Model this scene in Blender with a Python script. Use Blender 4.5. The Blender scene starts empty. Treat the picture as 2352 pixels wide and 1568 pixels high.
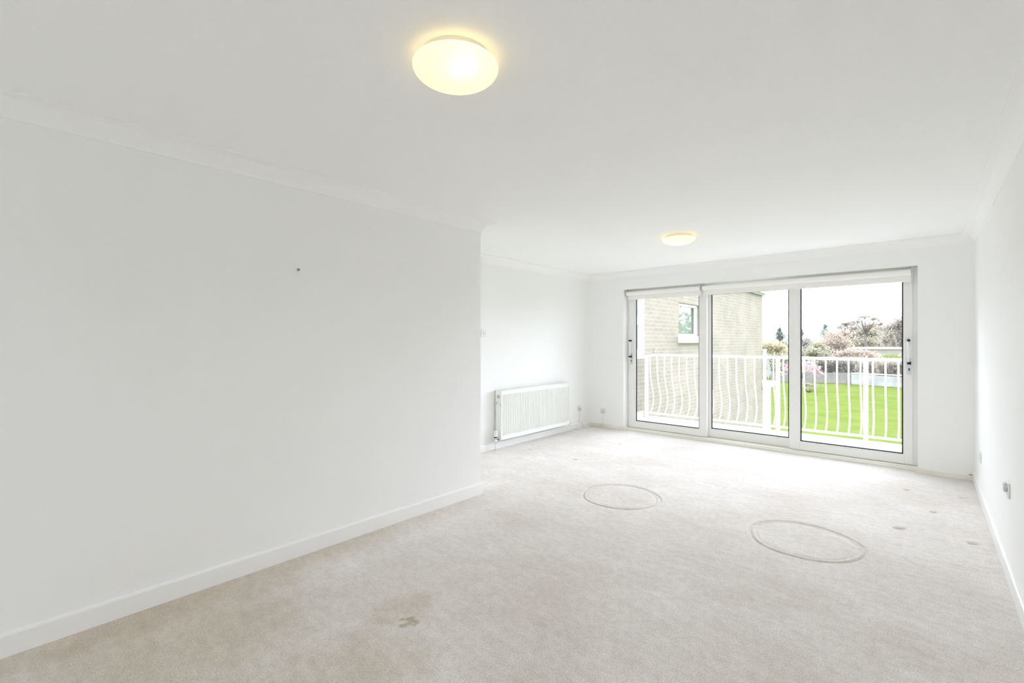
import bpy, bmesh, math, random
import numpy as np
from mathutils import Vector, Matrix

random.seed(7)
PI = math.pi
SC = bpy.context.scene
C = SC.collection

# ------------------------------------------------------------------ camera
CAM_H = 1.34
YAW = math.radians(42.03)
FPX = 1054.4
cam_d = bpy.data.cameras.new('camera')
cam_d.sensor_width = 36.0
cam_d.lens = FPX / 2352 * 36
cam_d.clip_end = 2000
cam_d.clip_start = 0.02
cam = bpy.data.objects.new('camera', cam_d)
cam.location = (0, 0, CAM_H)
cam.rotation_euler = (PI / 2, 0, YAW)
C.objects.link(cam)
SC.camera = cam

# ------------------------------------------------------------------ sky (bright overcast) and exposure
SKY = 2.9
GLOW = 11.3                                       # added bright band low in the sky ahead, to brighten the room
w = bpy.data.worlds.new('sky')
SC.world = w
w.use_nodes = True
nt = w.node_tree
nt.nodes.clear()
tc = nt.nodes.new('ShaderNodeTexCoord')
sx = nt.nodes.new('ShaderNodeSeparateXYZ')
mr = nt.nodes.new('ShaderNodeMapRange')          # overcast sky: zenith brighter than horizon
mr.inputs['From Min'].default_value = 0.0
mr.inputs['From Max'].default_value = 1.0
mr.inputs['To Min'].default_value = SKY * 0.75
mr.inputs['To Max'].default_value = SKY * 1.5
bg = nt.nodes.new('ShaderNodeBackground')
bg.inputs['Color'].default_value = (0.95, 0.985, 1.13, 1)
wo = nt.nodes.new('ShaderNodeOutputWorld')
nt.links.new(tc.outputs['Generated'], sx.inputs[0])
nt.links.new(sx.outputs['Z'], mr.inputs['Value'])
def wmath(op, a, b, cl=False):
    n = nt.nodes.new('ShaderNodeMath'); n.operation = op; n.use_clamp = cl
    for i, v in enumerate((a, b)):
        if isinstance(v, (int, float)): n.inputs[i].default_value = v
        else: nt.links.new(v, n.inputs[i])
    return n.outputs[0]
def wramp(v, f0, f1):
    n = nt.nodes.new('ShaderNodeMapRange'); n.interpolation_type = 'SMOOTHSTEP'
    n.inputs['From Min'].default_value = f0; n.inputs['From Max'].default_value = f1
    nt.links.new(v, n.inputs['Value']); return n.outputs[0]
lowband = wmath('MULTIPLY', wramp(sx.outputs['Z'], .0, .03), wramp(sx.outputs['Z'], .72, .50))
ahead = wramp(wmath('ADD', sx.outputs['Y'], wmath('MULTIPLY', sx.outputs['X'], -.15)), .45, .75)
glow = wmath('MULTIPLY', wmath('MULTIPLY', lowband, ahead), GLOW)
nt.links.new(wmath('ADD', mr.outputs[0], glow), bg.inputs['Strength'])
nt.links.new(bg.outputs[0], wo.inputs[0])

SC.cycles.max_bounces = 28                         # white room: let the light bounce on
SC.cycles.diffuse_bounces = 22
SC.cycles.transparent_max_bounces = 16
SC.cycles.sample_clamp_indirect = 0
vs = SC.view_settings
SC.display_settings.display_device = 'sRGB'
vs.view_transform = 'Standard'
vs.look = 'None'
vs.exposure = 0.08
vs.gamma = 1.0
vs.use_curve_mapping = False

# ------------------------------------------------------------------ helpers: meshes
class MB:
    """collects simple shapes into one mesh"""
    def __init__(self):
        self.v = []; self.f = []; self.m = []; self.smooth = []
    def add(self, verts, faces, mi=0, smooth=False):
        o = len(self.v)
        self.v += [tuple(p) for p in verts]
        for f in faces:
            self.f.append(tuple(i + o for i in f)); self.m.append(mi); self.smooth.append(smooth)
        return self
    def box(self, x0, x1, y0, y1, z0, z1, mi=0):
        vv = [(x0,y0,z0),(x1,y0,z0),(x1,y1,z0),(x0,y1,z0),(x0,y0,z1),(x1,y0,z1),(x1,y1,z1),(x0,y1,z1)]
        ff = [(0,3,2,1),(4,5,6,7),(0,1,5,4),(1,2,6,5),(2,3,7,6),(3,0,4,7)]
        return self.add(vv, ff, mi)
    def tube(self, pts, r, n=10, mi=0, caps=True, flat=1.0):
        """round tube along a polyline; r a number or list"""
        pts = [Vector(p) for p in pts]
        k = len(pts)
        rs = r if isinstance(r, (list, tuple)) else [r] * k
        rings = []
        prev = None
        for i, p in enumerate(pts):
            if i == 0: t = pts[1] - pts[0]
            elif i == k - 1: t = pts[-1] - pts[-2]
            else: t = (pts[i+1] - pts[i]).normalized() + (pts[i] - pts[i-1]).normalized()
            t = t.normalized() if t.length > 1e-9 else Vector((0,0,1))
            if prev is None:
                a = Vector((0,0,1)) if abs(t.z) < .9 else Vector((1,0,0))
                s = t.cross(a).normalized()
            else:
                s = prev - t * prev.dot(t)
                s = s.normalized() if s.length > 1e-6 else t.orthogonal().normalized()
            prev = s
            b = t.cross(s)
            rings.append([p + s * (math.cos(2*PI*j/n) * rs[i]) + b * (math.sin(2*PI*j/n) * rs[i] * flat) for j in range(n)])
        vv = [q for rg in rings for q in rg]
        ff = []
        for i in range(k - 1):
            for j in range(n):
                a = i*n + j; b = i*n + (j+1) % n
                ff.append((a, b, b + n, a + n))
        if caps:
            ff.append(tuple(reversed(range(n)))); ff.append(tuple(range((k-1)*n, k*n)))
        return self.add(vv, ff, mi, True)
    def lathe(self, prof, axis='z', n=48, mi=0, org=(0,0,0), close=False):
        """prof: list of (radius, height)"""
        vv = []; ff = []
        k = len(prof)
        ox, oy, oz = org
        for (r, h) in prof:
            for j in range(n):
                c, s = math.cos(2*PI*j/n), math.sin(2*PI*j/n)
                if axis == 'z': p = (ox + r*c, oy + r*s, oz + h)
                elif axis == 'x': p = (ox + h, oy + r*c, oz + r*s)
                else: p = (ox + r*s, oy + h, oz + r*c)
                vv.append(p)
        for i in range(k - 1):
            for j in range(n):
                a = i*n + j; b = i*n + (j+1) % n
                ff.append((a, b, b + n, a + n))
        if prof[0][0] > 1e-6: ff.append(tuple(reversed(range(n))))
        if prof[-1][0] > 1e-6: ff.append(tuple(range((k-1)*n, k*n)))
        return self.add(vv, ff, mi, True)
    def sweep(self, path, prof, closed=False, mi=0, smooth=False):
        """prof: (offset to the right of travel, z); path: 2D points, mitred"""
        P = [Vector(p) for p in path]
        n = len(P); k = len(prof)
        vv = []
        for i in range(n):
            if closed or 0 < i < n - 1:
                d0 = (P[i] - P[i-1]).normalized(); d1 = (P[(i+1) % n] - P[i]).normalized()
            elif i == 0: d0 = d1 = (P[1] - P[0]).normalized()
            else: d0 = d1 = (P[-1] - P[-2]).normalized()
            n0 = Vector((d0.y, -d0.x)); n1 = Vector((d1.y, -d1.x))
            m = n0 + n1
            m = m / max(1e-6, m.dot(n0))
            for (o, z) in prof:
                q = P[i] + m * o
                vv.append((q.x, q.y, z))
        ff = []
        for i in range(n if closed else n - 1):
            for j in range(k):
                a = i*k + j; b = i*k + (j+1) % k
                c = ((i+1) % n)*k + (j+1) % k; d = ((i+1) % n)*k + j
                ff.append((a, d, c, b))
        if not closed:
            ff.append(tuple(range(k))); ff.append(tuple(reversed(range((n-1)*k, n*k))))
        return self.add(vv, ff, mi, smooth)
    def build(self, name, mats, parent=None, bevel=0, seg=2, autosmooth=None, loc=None):
        me = bpy.data.meshes.new(name)
        me.from_pydata(self.v, [], self.f)
        mats = mats if isinstance(mats, (list, tuple)) else [mats]
        for m in mats: me.materials.append(m)
        me.polygons.foreach_set('material_index', self.m)
        me.polygons.foreach_set('use_smooth', self.smooth)
        bm = bmesh.new(); bm.from_mesh(me)
        bmesh.ops.recalc_face_normals(bm, faces=bm.faces)
        bm.to_mesh(me); bm.free()
        me.update()
        o = bpy.data.objects.new(name, me)
        C.objects.link(o)
        if parent: o.parent = parent
        if loc: o.location = loc
        if bevel:
            b = o.modifiers.new('bevel', 'BEVEL'); b.width = bevel; b.segments = seg; b.limit_method = 'ANGLE'
            b.angle_limit = math.radians(40)
        if autosmooth:
            for p in me.polygons: p.use_smooth = True
            try:
                me.set_sharp_from_angle(angle=math.radians(autosmooth))
            except Exception: pass
        return o

def tag(o, label=None, cat=None, group=None, kind=None):
    if label: o['label'] = label
    if cat: o['category'] = cat
    if group: o['group'] = group
    if kind: o['kind'] = kind
    return o
def thing(name, label, cat, loc=(0,0,0), group=None, kind=None, rz=0):
    o = bpy.data.objects.new(name, None); C.objects.link(o)
    o.location = loc; o.rotation_euler = (0,0,rz); o.empty_display_size = .1
    return tag(o, label, cat, group, kind)
def copy_tree(o, parent=None):
    c = o.copy(); C.objects.link(c)
    c.parent = parent
    for ch in list(o.children): copy_tree(ch, c)
    return c
def struct(o, label=None, cat=None):
    return tag(o, label, cat, kind='structure')

# ------------------------------------------------------------------ helpers: materials
def mat(name, col, rough=.5, metal=0, spec=.5):
    m = bpy.data.materials.new(name); m.use_nodes = True
    b = m.node_tree.nodes['Principled BSDF']
    b.inputs['Base Color'].default_value = (*col, 1)
    b.inputs['Roughness'].default_value = rough
    b.inputs['Metallic'].default_value = metal
    b.inputs['Specular IOR Level'].default_value = spec
    return m
def nodes(m): return m.node_tree, m.node_tree.nodes['Principled BSDF']
def noise_mat(name, c0, c1, scale=5, rough=.7, bump=0, bscale=60, detail=6, lo=.35, hi=.65, spec=.3, bdist=.01):
    """two-tone noise colour plus a fine bump"""
    m = mat(name, c0, rough, 0, spec)
    t, b = nodes(m)
    co = t.nodes.new('ShaderNodeTexCoord')
    n = t.nodes.new('ShaderNodeTexNoise'); n.inputs['Scale'].default_value = scale; n.inputs['Detail'].default_value = detail
    r = t.nodes.new('ShaderNodeValToRGB')
    r.color_ramp.elements[0].position = lo; r.color_ramp.elements[1].position = hi
    r.color_ramp.elements[0].color = (*c0, 1); r.color_ramp.elements[1].color = (*c1, 1)
    t.links.new(co.outputs['Object'], n.inputs['Vector'])
    t.links.new(n.outputs['Fac'], r.inputs[0]); t.links.new(r.outputs[0], b.inputs['Base Color'])
    if bump:
        n2 = t.nodes.new('ShaderNodeTexNoise'); n2.inputs['Scale'].default_value = bscale; n2.inputs['Detail'].default_value = 3
        bp = t.nodes.new('ShaderNodeBump'); bp.inputs['Strength'].default_value = bump; bp.inputs['Distance'].default_value = bdist
        t.links.new(co.outputs['Object'], n2.inputs['Vector'])
        t.links.new(n2.outputs['Fac'], bp.inputs['Height']); t.links.new(bp.outputs[0], b.inputs['Normal'])
    return m

WALLC = (.902, .906, .894)
M_wall = noise_mat('wall_paint', WALLC, tuple(c*.99 for c in WALLC), 1.5, .75, .12, 220, bdist=.002)
M_ceil = noise_mat('ceiling_paint', (.925,.928,.916), (.918,.922,.910), 2, .85, .35, 110, bdist=.004)
M_gloss = noise_mat('gloss_paint', (.89,.89,.88), (.88,.88,.87), 3, .35)
M_skirt_dirty = noise_mat('grubby_gloss_paint', (.78,.74,.66), (.86,.84,.80), 2.2, .45, lo=.4, hi=.6)
M_upvc = mat('white_upvc', (.85,.85,.83), .3)
M_gasket = mat('black_gasket', (.015,.017,.018), .5)
M_cream = noise_mat('cream_paint', (.84,.82,.75), (.82,.80,.73), 4, .5)
M_blind = noise_mat('cream_blind_fabric', (.92,.91,.875), (.905,.895,.86), 40, .8, .2, 500, bdist=.001)
M_plastic = mat('white_plastic', (.80,.80,.80), .35)
M_grey_plastic = mat('pale_grey_plastic', (.62,.62,.63), .4)
M_black = mat('black_plastic', (.012,.012,.012), .4)
M_chrome = mat('chrome', (.75,.76,.77), .18, 1)
M_steel = mat('brushed_steel', (.62,.63,.64), .35, 1)
M_brass = mat('dark_brass', (.30,.26,.18), .35, 1)
M_rad = mat('radiator_enamel', (.86,.87,.84), .28)
M_slot = mat('dark_slot', (.25,.25,.24), .7)
M_white_metal = mat('white_painted_metal', (.84,.85,.85), .4)
M_white_board = noise_mat('white_board', (.84,.84,.83), (.78,.79,.78), 3, .6)
M_concrete = noise_mat('pale_balcony_screed', (.82,.82,.81), (.76,.76,.74), 2.5, .8, .2, 60, bdist=.003)

def glass_mat(name, tint, refl=.05):
    m = bpy.data.materials.new(name); m.use_nodes = True
    t = m.node_tree; t.nodes.clear()
    o = t.nodes.new('ShaderNodeOutputMaterial')
    tr = t.nodes.new('ShaderNodeBsdfTransparent'); tr.inputs[0].default_value = (*tint, 1)
    gl = t.nodes.new('ShaderNodeBsdfGlossy'); gl.inputs['Roughness'].default_value = .01
    fr = t.nodes.new('ShaderNodeFresnel')
    ge = t.nodes.new('ShaderNodeNewGeometry'); io = t.nodes.new('ShaderNodeMapRange')   # same reflectance on both faces of the pane
    io.inputs['To Min'].default_value = 1.35; io.inputs['To Max'].default_value = 1/1.35
    t.links.new(ge.outputs['Backfacing'], io.inputs['Value']); t.links.new(io.outputs[0], fr.inputs[0])
    mx = t.nodes.new('ShaderNodeMixShader')
    t.links.new(fr.outputs[0], mx.inputs[0])
    t.links.new(tr.outputs[0], mx.inputs[1]); t.links.new(gl.outputs[0], mx.inputs[2])
    t.links.new(mx.outputs[0], o.inputs[0])
    return m
M_glass = glass_mat('clear_glass', (.97, .985, .98))

# carpet: pale beige cut pile with traffic wear, brush marks and a few stains
def carpet_mat():
    m = mat('beige_carpet', (.7,.66,.62), .95, 0, .1)
    t, b = nodes(m)
    L = t.links.new
    co = t.nodes.new('ShaderNodeTexCoord')
    def noise(scale, detail=4, vec=None, rough=.5):
        n = t.nodes.new('ShaderNodeTexNoise'); n.inputs['Scale'].default_value = scale
        n.inputs['Detail'].default_value = detail; n.inputs['Roughness'].default_value = rough
        L(vec or co.outputs['Object'], n.inputs['Vector']); return n.outputs['Fac']
    def ramp(fac, p0, c0, p1, c1):
        r = t.nodes.new('ShaderNodeValToRGB'); e = r.color_ramp.elements
        e[0].position = p0; e[1].position = p1; e[0].color = (*c0, 1); e[1].color = (*c1, 1)
        L(fac, r.inputs[0]); return r.outputs[0]
    def mix(a, bcol, fac, mode='MIX'):
        x = t.nodes.new('ShaderNodeMixRGB'); x.blend_type = mode
        for s, v in ((1, a), (2, bcol), (0, fac)):
            if isinstance(v, (int, float)): x.inputs[s].default_value = v
            elif isinstance(v, tuple): x.inputs[s].default_value = (*v, 1)
            else: L(v, x.inputs[s])
        return x.outputs[0]
    # broad pile tone
    base = ramp(noise(1.6, 6, None, .62), .34, (.735,.685,.636), .62, (.840,.806,.772))
    # brush marks: stretched noise along the room
    mp = t.nodes.new('ShaderNodeMapping'); mp.inputs['Scale'].default_value = (2.2, 7.5, 1); mp.inputs['Rotation'].default_value = (0,0,.55)
    L(co.outputs['Object'], mp.inputs[0])
    br = ramp(noise(2.4, 5, mp.outputs[0], .6), .38, (.90,.89,.88), .60, (1,1,1))
    base = mix(base, br, .6, 'MULTIPLY')
    # yarn speckle
    sp = ramp(noise(150, 3), .34, (.66,.64,.61), .64, (1.10,1.10,1.10))
    base = mix(base, sp, .6, 'MULTIPLY')
    md = ramp(noise(26, 4), .36, (.90,.885,.865), .60, (1.02,1.02,1.02))
    base = mix(base, md, .7, 'MULTIPLY')
    # dirt worn in by the near partition
    def blob(x, y, rad, wob, ws, strength, col, prev, sx_=1, sy_=1):
        mpp = t.nodes.new('ShaderNodeMapping'); mpp.vector_type = 'POINT'
        mpp.inputs['Location'].default_value = (-x*sx_, -y*sy_, 0); mpp.inputs['Scale'].default_value = (sx_, sy_, 0)
        L(co.outputs['Object'], mpp.inputs[0])
        ln = t.nodes.new('ShaderNodeVectorMath'); ln.operation = 'LENGTH'; L(mpp.outputs[0], ln.inputs[0])
        nz = noise(ws, 4)
        ad = t.nodes.new('ShaderNodeMath'); ad.operation = 'MULTIPLY_ADD'; ad.inputs[1].default_value = wob
        L(nz, ad.inputs[0]); L(ln.outputs['Value'], ad.inputs[2])
        mrg = t.nodes.new('ShaderNodeMapRange'); mrg.inputs['From Min'].default_value = rad + wob*.5; mrg.inputs['From Max'].default_value = rad*.25 + wob*.5
        mrg.inputs['To Min'].default_value = 0; mrg.inputs['To Max'].default_value = strength
        mrg.interpolation_type = 'SMOOTHSTEP'
        L(ad.outputs[0], mrg.inputs['Value'])
        return mix(prev, col, mrg.outputs[0], 'MULTIPLY')
    base = blob(-1.835, 1.302, .05, .16, 26, .9, (.66,.59,.47), base)
    base = blob(-1.96, 1.36, .20, .25, 10, .6, (.84,.77,.68), base)
    base = blob(-1.55, 1.95, .50, .50, 5, .30, (.86,.81,.77), base)
    base = blob(-1.70, .90, .45, .5, 8, .7, (.82,.77,.68), base)
    base = blob(-2.45, .50, .75, .5, 6, .8, (.80,.75,.64), base)
    base = blob(-2.88, .7, .30, .12, 6, .7, (.80,.73,.62), base, 1, .10)
    base = blob(-2.28, 2.55, .25, .30, 8, .22, (.86,.82,.78), base)
    base = blob(-.10, 1.72, .11, .04, 9, .18, (.82,.80,.76), base)
    L(base, b.inputs['Base Color'])
    n2 = noise(280, 3)
    n3 = noise(9, 5)
    sm = t.nodes.new('ShaderNodeMath'); sm.operation = 'MULTIPLY_ADD'; sm.inputs[1].default_value = 2.2
    L(n3, sm.inputs[0]); L(n2, sm.inputs[2])
    bp = t.nodes.new('ShaderNodeBump'); bp.inputs['Strength'].default_value = .45; bp.inputs['Distance'].default_value = .007
    L(sm.outputs[0], bp.inputs['Height']); L(bp.outputs[0], b.inputs['Normal'])
    b.inputs['Sheen Weight'].default_value = .25
    b.inputs['Sheen Roughness'].default_value = .6
    return m
M_carpet = carpet_mat()

# ------------------------------------------------------------------ room dimensions
XL, XR, XB, YW, YE, YR = -2.915, .352, -4.005, 6.27, 2.821, -3.4
ZC = 2.385
ROOM = [(XL,YR),(XL,YE),(XB,YE),(XB,YW),(XR,YW),(XR,YR)]
DX0, DX1, DZ = -3.388, -.062, 2.121             # patio door opening
RX0, RX1, RZ0, RZ1 = -2.3, 0.0, .06, 2.15        # added rear window opening, unseen behind the camera, for extra daylight
YO = YW + .25

# ------------------------------------------------------------------ floor with pressed rings and castor dents
def make_floor():
    step = .0085
    fine = .0055
    xs = np.concatenate([np.arange(XB, -2.36, step), np.arange(-2.36, -.22, fine), np.arange(-.22, XR + .004, step)])
    ys = np.concatenate([np.arange(YR, .6, .05), np.arange(.6, 3.2, .012), np.arange(3.2, 4.02, fine), np.arange(4.02, 5.75, step), np.arange(5.75, YW + .06, .02)])
    X, Y = np.meshgrid(xs, ys)
    Z = np.zeros_like(X)
    rng = np.random.default_rng(3)
    for cx_, cy_, r, dep in ((-1.968, 3.595, .322, .009), (-.614, 3.632, .325, .011)):
        dx, dy = X - cx_, Y - cy_
        d = np.hypot(dx, dy); a = np.arctan2(dy, dx)
        rr = r + .004*np.sin(3*a + 1) + .003*np.sin(5*a)
        e = (d - rr) / np.where(d > rr, .009, .0065)
        Z -= dep * np.exp(-e*e) * (.85 + .15*np.sin(2*a + .6))
        e2 = (d - rr + .03) / .010
        Z -= .003 * np.exp(-e2*e2)
        Z += .002 * np.exp(-((d - rr + .016)/.008)**2)
    for cx_, cy_, sx_, sy_, dep in ((-.127,5.472,.028,.016,.014),(.237,5.505,.03,.014,.012),(.047,4.901,.026,.017,.016),(-.14,4.313,.036,.019,.024),
                                  (.233,4.314,.03,.018,.022),(-3.669,4.378,.03,.022,.018),(-3.672,5.436,.03,.02,.013),(-2.967,4.357,.028,.02,.013),(-2.973,5.397,.028,.02,.010)):
        dx, dy = X - cx_, Y - cy_
        u = dx*math.cos(.7) + dy*math.sin(.7); v = -dx*math.sin(.7) + dy*math.cos(.7)
        q = (u/(sx_))**2 + (v/(sy_))**2
        Z -= dep * np.exp(-q**1.5)
    ny, nx = X.shape
    # keep the floor out of the solid partition block
    idx = np.arange(nx*ny).reshape(ny, nx)
    a = idx[:-1,:-1]; b = idx[:-1,1:]; c = idx[1:,1:]; d = idx[1:,:-1]
    keep = ~((X[:-1,:-1] < XL - .09) & (Y[:-1,:-1] < YE - .09))
    keep &= ~((Y[:-1,:-1] > YW) & ((X[:-1,:-1] < DX0) | (X[:-1,:-1] > DX1)))
    q = np.stack([a[keep], b[keep], c[keep], d[keep]], 1)
    me = bpy.data.meshes.new('floor')
    co = np.stack([X.ravel(), Y.ravel(), Z.ravel()], 1).astype(np.float32)
    me.vertices.add(len(co)); me.vertices.foreach_set('co', co.ravel())
    me.loops.add(q.size); me.loops.foreach_set('vertex_index', q.ravel().astype(np.int32))
    me.polygons.add(len(q)); me.polygons.foreach_set('loop_start', np.arange(0, q.size, 4, dtype=np.int32))
    me.update(calc_edges=True); me.validate()
    me.polygons.foreach_set('use_smooth', [True]*len(me.polygons))
    me.materials.append(M_carpet)
    o = bpy.data.objects.new('floor', me); C.objects.link(o)
    return struct(o, 'pale beige worn carpet with two pressed rings and castor dents', 'floor')
make_floor()
struct(MB().box(XB-.1, XR+.1, YR-.1, YO, -.25, -.03).build('floor_slab', M_concrete), 'floor slab beneath the carpet', 'floor')

# ------------------------------------------------------------------ walls and ceiling
struct(MB().box(XB-.1, XR+.1, YR-.1, YO, ZC, ZC+.2).build('ceiling', M_ceil), 'white textured ceiling', 'ceiling')
wl = MB(); wl.box(XL-.09, XL, YR, YE, -.03, ZC); wl.box(XB-.1, XL-.09, YE-.09, YE, -.03, ZC)
struct(wl.build('wall_left', M_wall), 'near white partition wall with a small screw in it', 'wall')
struct(MB().box(XB-.1, XB, YE, YW, -.03, ZC).build('wall_far_left', M_wall), 'white recessed wall behind the radiator', 'wall')
struct(MB().box(XR, XR+.1, YR, YO, -.03, ZC).build('wall_right', M_wall), 'white wall along the right edge with two sockets', 'wall')
def holed_wall(name, x0, x1, y0, y1, ox0, ox1, oz0, oz1):
    b = MB()
    b.box(x0, ox0, y0, y1, -.03, ZC); b.box(ox1, x1, y0, y1, -.03, ZC); b.box(ox0, ox1, y0, y1, oz1, ZC)
    if oz0 > 0: b.box(ox0, ox1, y0, y1, -.03, oz0)
    return b.build(name, M_wall)
struct(holed_wall('wall_front', XB-.1, XR, YW, YO, DX0, DX1, 0, DZ), 'white end wall around the patio door', 'wall')
struct(holed_wall('wall_rear', XL-.09, XR+.1, YR-.2, YR, RX0, RX1, RZ0, RZ1), 'white wall behind the viewer with an added window opening', 'wall')

# coving: hollow plaster quarter profile, mitred right round the room
def cove():
    c = .092
    p = [(0, ZC), (c, ZC), (c, ZC-.006), (c-.004, ZC-.008)]
    for i in range(1, 12):
        a = PI/2 * i/12
        r = c - .012
        p.append((c - .004 - r*math.sin(a)*.98, ZC - .008 - r*(1-math.cos(a))))
    p += [(.006, ZC-c+.004), (.006, ZC-c), (0, ZC-c)]
    return p
struct(MB().sweep(ROOM, cove(), closed=True).build('trim_1', M_ceil, autosmooth=30), 'white plaster coving along the ceiling edge', 'coving')

# skirting boards
def skirt(h, t=.015):
    return [(0,0),(t,0),(t,h-.012),(t-.003,h-.004),(t-.008,h),(0,h)]
def base(name, path, h, m, label): return struct(MB().sweep(path, skirt(h)).build(name, m), label, 'skirting board')
base('baseboard_left', [(XL,YR),(XL,YE),(XB,YE)], .10, M_gloss, 'white skirting board along the near partition')
base('baseboard_far_left', [(XB,YE),(XB,YW)], .078, M_gloss, 'white skirting board under the radiator')
base('baseboard_front_left', [(XB,YW),(DX0,YW),(DX0,YW+.1)], .058, M_skirt_dirty, 'grubby cream skirting board left of the patio door')
base('baseboard_front_right', [(DX1,YW+.03),(DX1,YW),(XR,YW)], .050, M_skirt_dirty, 'grubby cream skirting board right of the patio door')
base('baseboard_right', [(XR,YW),(XR,YR)], .085, M_gloss, 'white skirting board along the right wall')

# rear window added out of view as a daylight source
rw = MB()
for x in (RX0, (RX0+RX1)/2 - .03, RX1 - .06): rw.box(x, x+.06, YR-.14, YR-.08, RZ0, RZ1)
rw.box(RX0, RX1, YR-.14, YR-.08, RZ0, RZ0+.06); rw.box(RX0, RX1, YR-.14, YR-.08, RZ1-.06, RZ1)
rwo = struct(rw.build('added_window', M_upvc), 'white framed window added behind the viewer for extra daylight', 'window')
MB().box(RX0+.03, RX1-.03, YR-.115, YR-.11, RZ0+.03, RZ1-.03).build('glass_pane', M_glass, rwo)

# the rest of the block of flats round this room
blk = MB(); blk.box(-14, 14, YR-.2, YO-.05, ZC+.2, 3.1); blk.box(-14, XB-.1, YR-.2, YO-.05, -2.8, ZC+.2); blk.box(XR+.1, 14, YR-.2, YO-.05, -2.8, ZC+.2); blk.box(XB-.1, XR+.1, YR-.2, YO-.05, -2.8, -.25)
struct(blk.build('building_block', M_wall), 'rest of the block of flats around the room', 'building')

ac = MB(); ac.box(-9, 6, YR-4.2, YR-.2, -.2, -.04)  # pale slab added out of view to bounce daylight up to the ceiling
struct(ac.build('bounce_deck', M_concrete), 'unseen pale deck added outside the rear window to bounce daylight', 'deck')

# ------------------------------------------------------------------ sliding patio door
door = struct(thing('door_1', 'white three panel sliding patio door', 'door', (0,0,0)), None, None)
fr = MB()
F0, F1 = YW+.125, YO-.005                         # depth of the outer frame
fr.box(DX0+.001, DX0+.022, F0+.02, F1, 0, DZ-.001); fr.box(DX1-.045, DX1-.001, F0+.02, F1, 0, DZ-.001)
fr.box(DX0+.022, DX1-.045, F0+.02, F1, 2.07, DZ-.001)
fr.build('outer_frame', M_upvc, door, .002)
th = MB()
th.box(DX0+.001, DX1-.001, YW+.035, YO+.06, -.02, .026)
th.box(DX0+.001, DX1-.001, YW+.06, YW+.118, .026, .038)
for y in (F0+.018, F0+.082): th.box(DX0+.022, DX1-.045, y, y+.012, .026, .043)
th.build('threshold', M_cream, door, .003)
def panel(x0, x1, y0, gx0, gx1, gz0, gz1=2.0, z0=.043, z1=2.068, handle=None):
    p = MB(); y1 = y0 + .052
    p.box(x0, gx0, y0, y1, z0, z1); p.box(gx1, x1, y0, y1, z0, z1)
    p.box(gx0, gx1, y0, y1, z0, gz0); p.box(gx0, gx1, y0, y1, gz1, z1)
    po = p.build('sliding_panel', M_upvc, door, .003)
    # sloped glazing bead
    bd = MB()
    e = .012
    bd.box(gx0, gx0+e, y0+.006, y0+.022, gz0, gz1); bd.box(gx1-e, gx1, y0+.006, y0+.022, gz0, gz1)
    bd.box(gx0+e, gx1-e, y0+.006, y0+.022, gz0, gz0+e); bd.box(gx0+e, gx1-e, y0+.006, y0+.022, gz1-e, gz1)
    bd.build('glazing_bead', M_upvc, po)
    gs = MB(); g0, g1, k0, k1 = gx0+e*.6, gx1-e*.6, gz0+e*.6, gz1-e*.6; e2 = .017
    gs.box(g0, g0+e2, y0+.022, y0+.030, k0, k1); gs.box(g1-e2, g1, y0+.022, y0+.030, k0, k1)
    gs.box(g0+e2, g1-e2, y0+.022, y0+.030, k0, k0+e2); gs.box(g0+e2, g1-e2, y0+.022, y0+.030, k1-e2, k1)
    tag(gs.build('gasket', M_gasket, po), 'black rubber gasket')
    MB().box(gx0+.002, gx1-.002, y0+.031, y0+.036, gz0+.002, gz1-.002).build('glass_pane', M_glass, po)
    if handle is not None:
        hx, side = handle
        pl = MB(); pl.box(hx-.017, hx+.017, y0-.006, y0, .992, 1.165)
        tag(pl.build('lock_plate', M_steel, po, .002), 'brushed steel lock plate')
        kh = MB(); kh.lathe([(.0075,-.0015),(.0075,0)], 'y', 16, 0, (hx, y0-.006, 1.050)); kh.box(hx-.003, hx+.003, y0-.0075, y0-.006, 1.026, 1.050)
        tag(kh.build('keyhole', M_black, po), 'black keyhole')
        hy = y0 - .045
        hb = MB(); hxo = hx - .004*side
        hb.tube([(hxo, hy, 1.125), (hxo, hy, 1.34)], .0125, 14, flat=.75)
        hb.build('pull_handle', M_white_metal, po)
        for z in (1.112, 1.352):
            cp = MB(); cp.tube([(hxo, hy-.012, z), (hxo, y0, z)], .0135, 14)
            tag(cp.build('handle_mount', M_black, po), 'black handle mount')
        kn = MB(); kn.box(hx+.006, hx+.016, y0-.020, y0-.006, 1.095, 1.128)
        tag(kn.build('thumb_latch', M_black, po, .002), 'black thumb latch')
    return po
pL = panel(-3.366, -2.208, F0, -3.268, -2.300, .128, handle=(-3.322, 1))
for z in (1.705, .40):
    s = MB(); s.lathe([(0,-.002),(.005,-.002),(.006,0)], 'y', 12, 0, (-3.345, F0, z))
    tag(s.build('frame_screw', M_grey_plastic, pL), 'small grey screw head')
panel(-2.262, -1.170, F0+.064, -2.186, -1.235, .140)
panel(-1.231, -.104, F0, -1.130, -.166, .132, handle=(-.130, 1))

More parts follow.
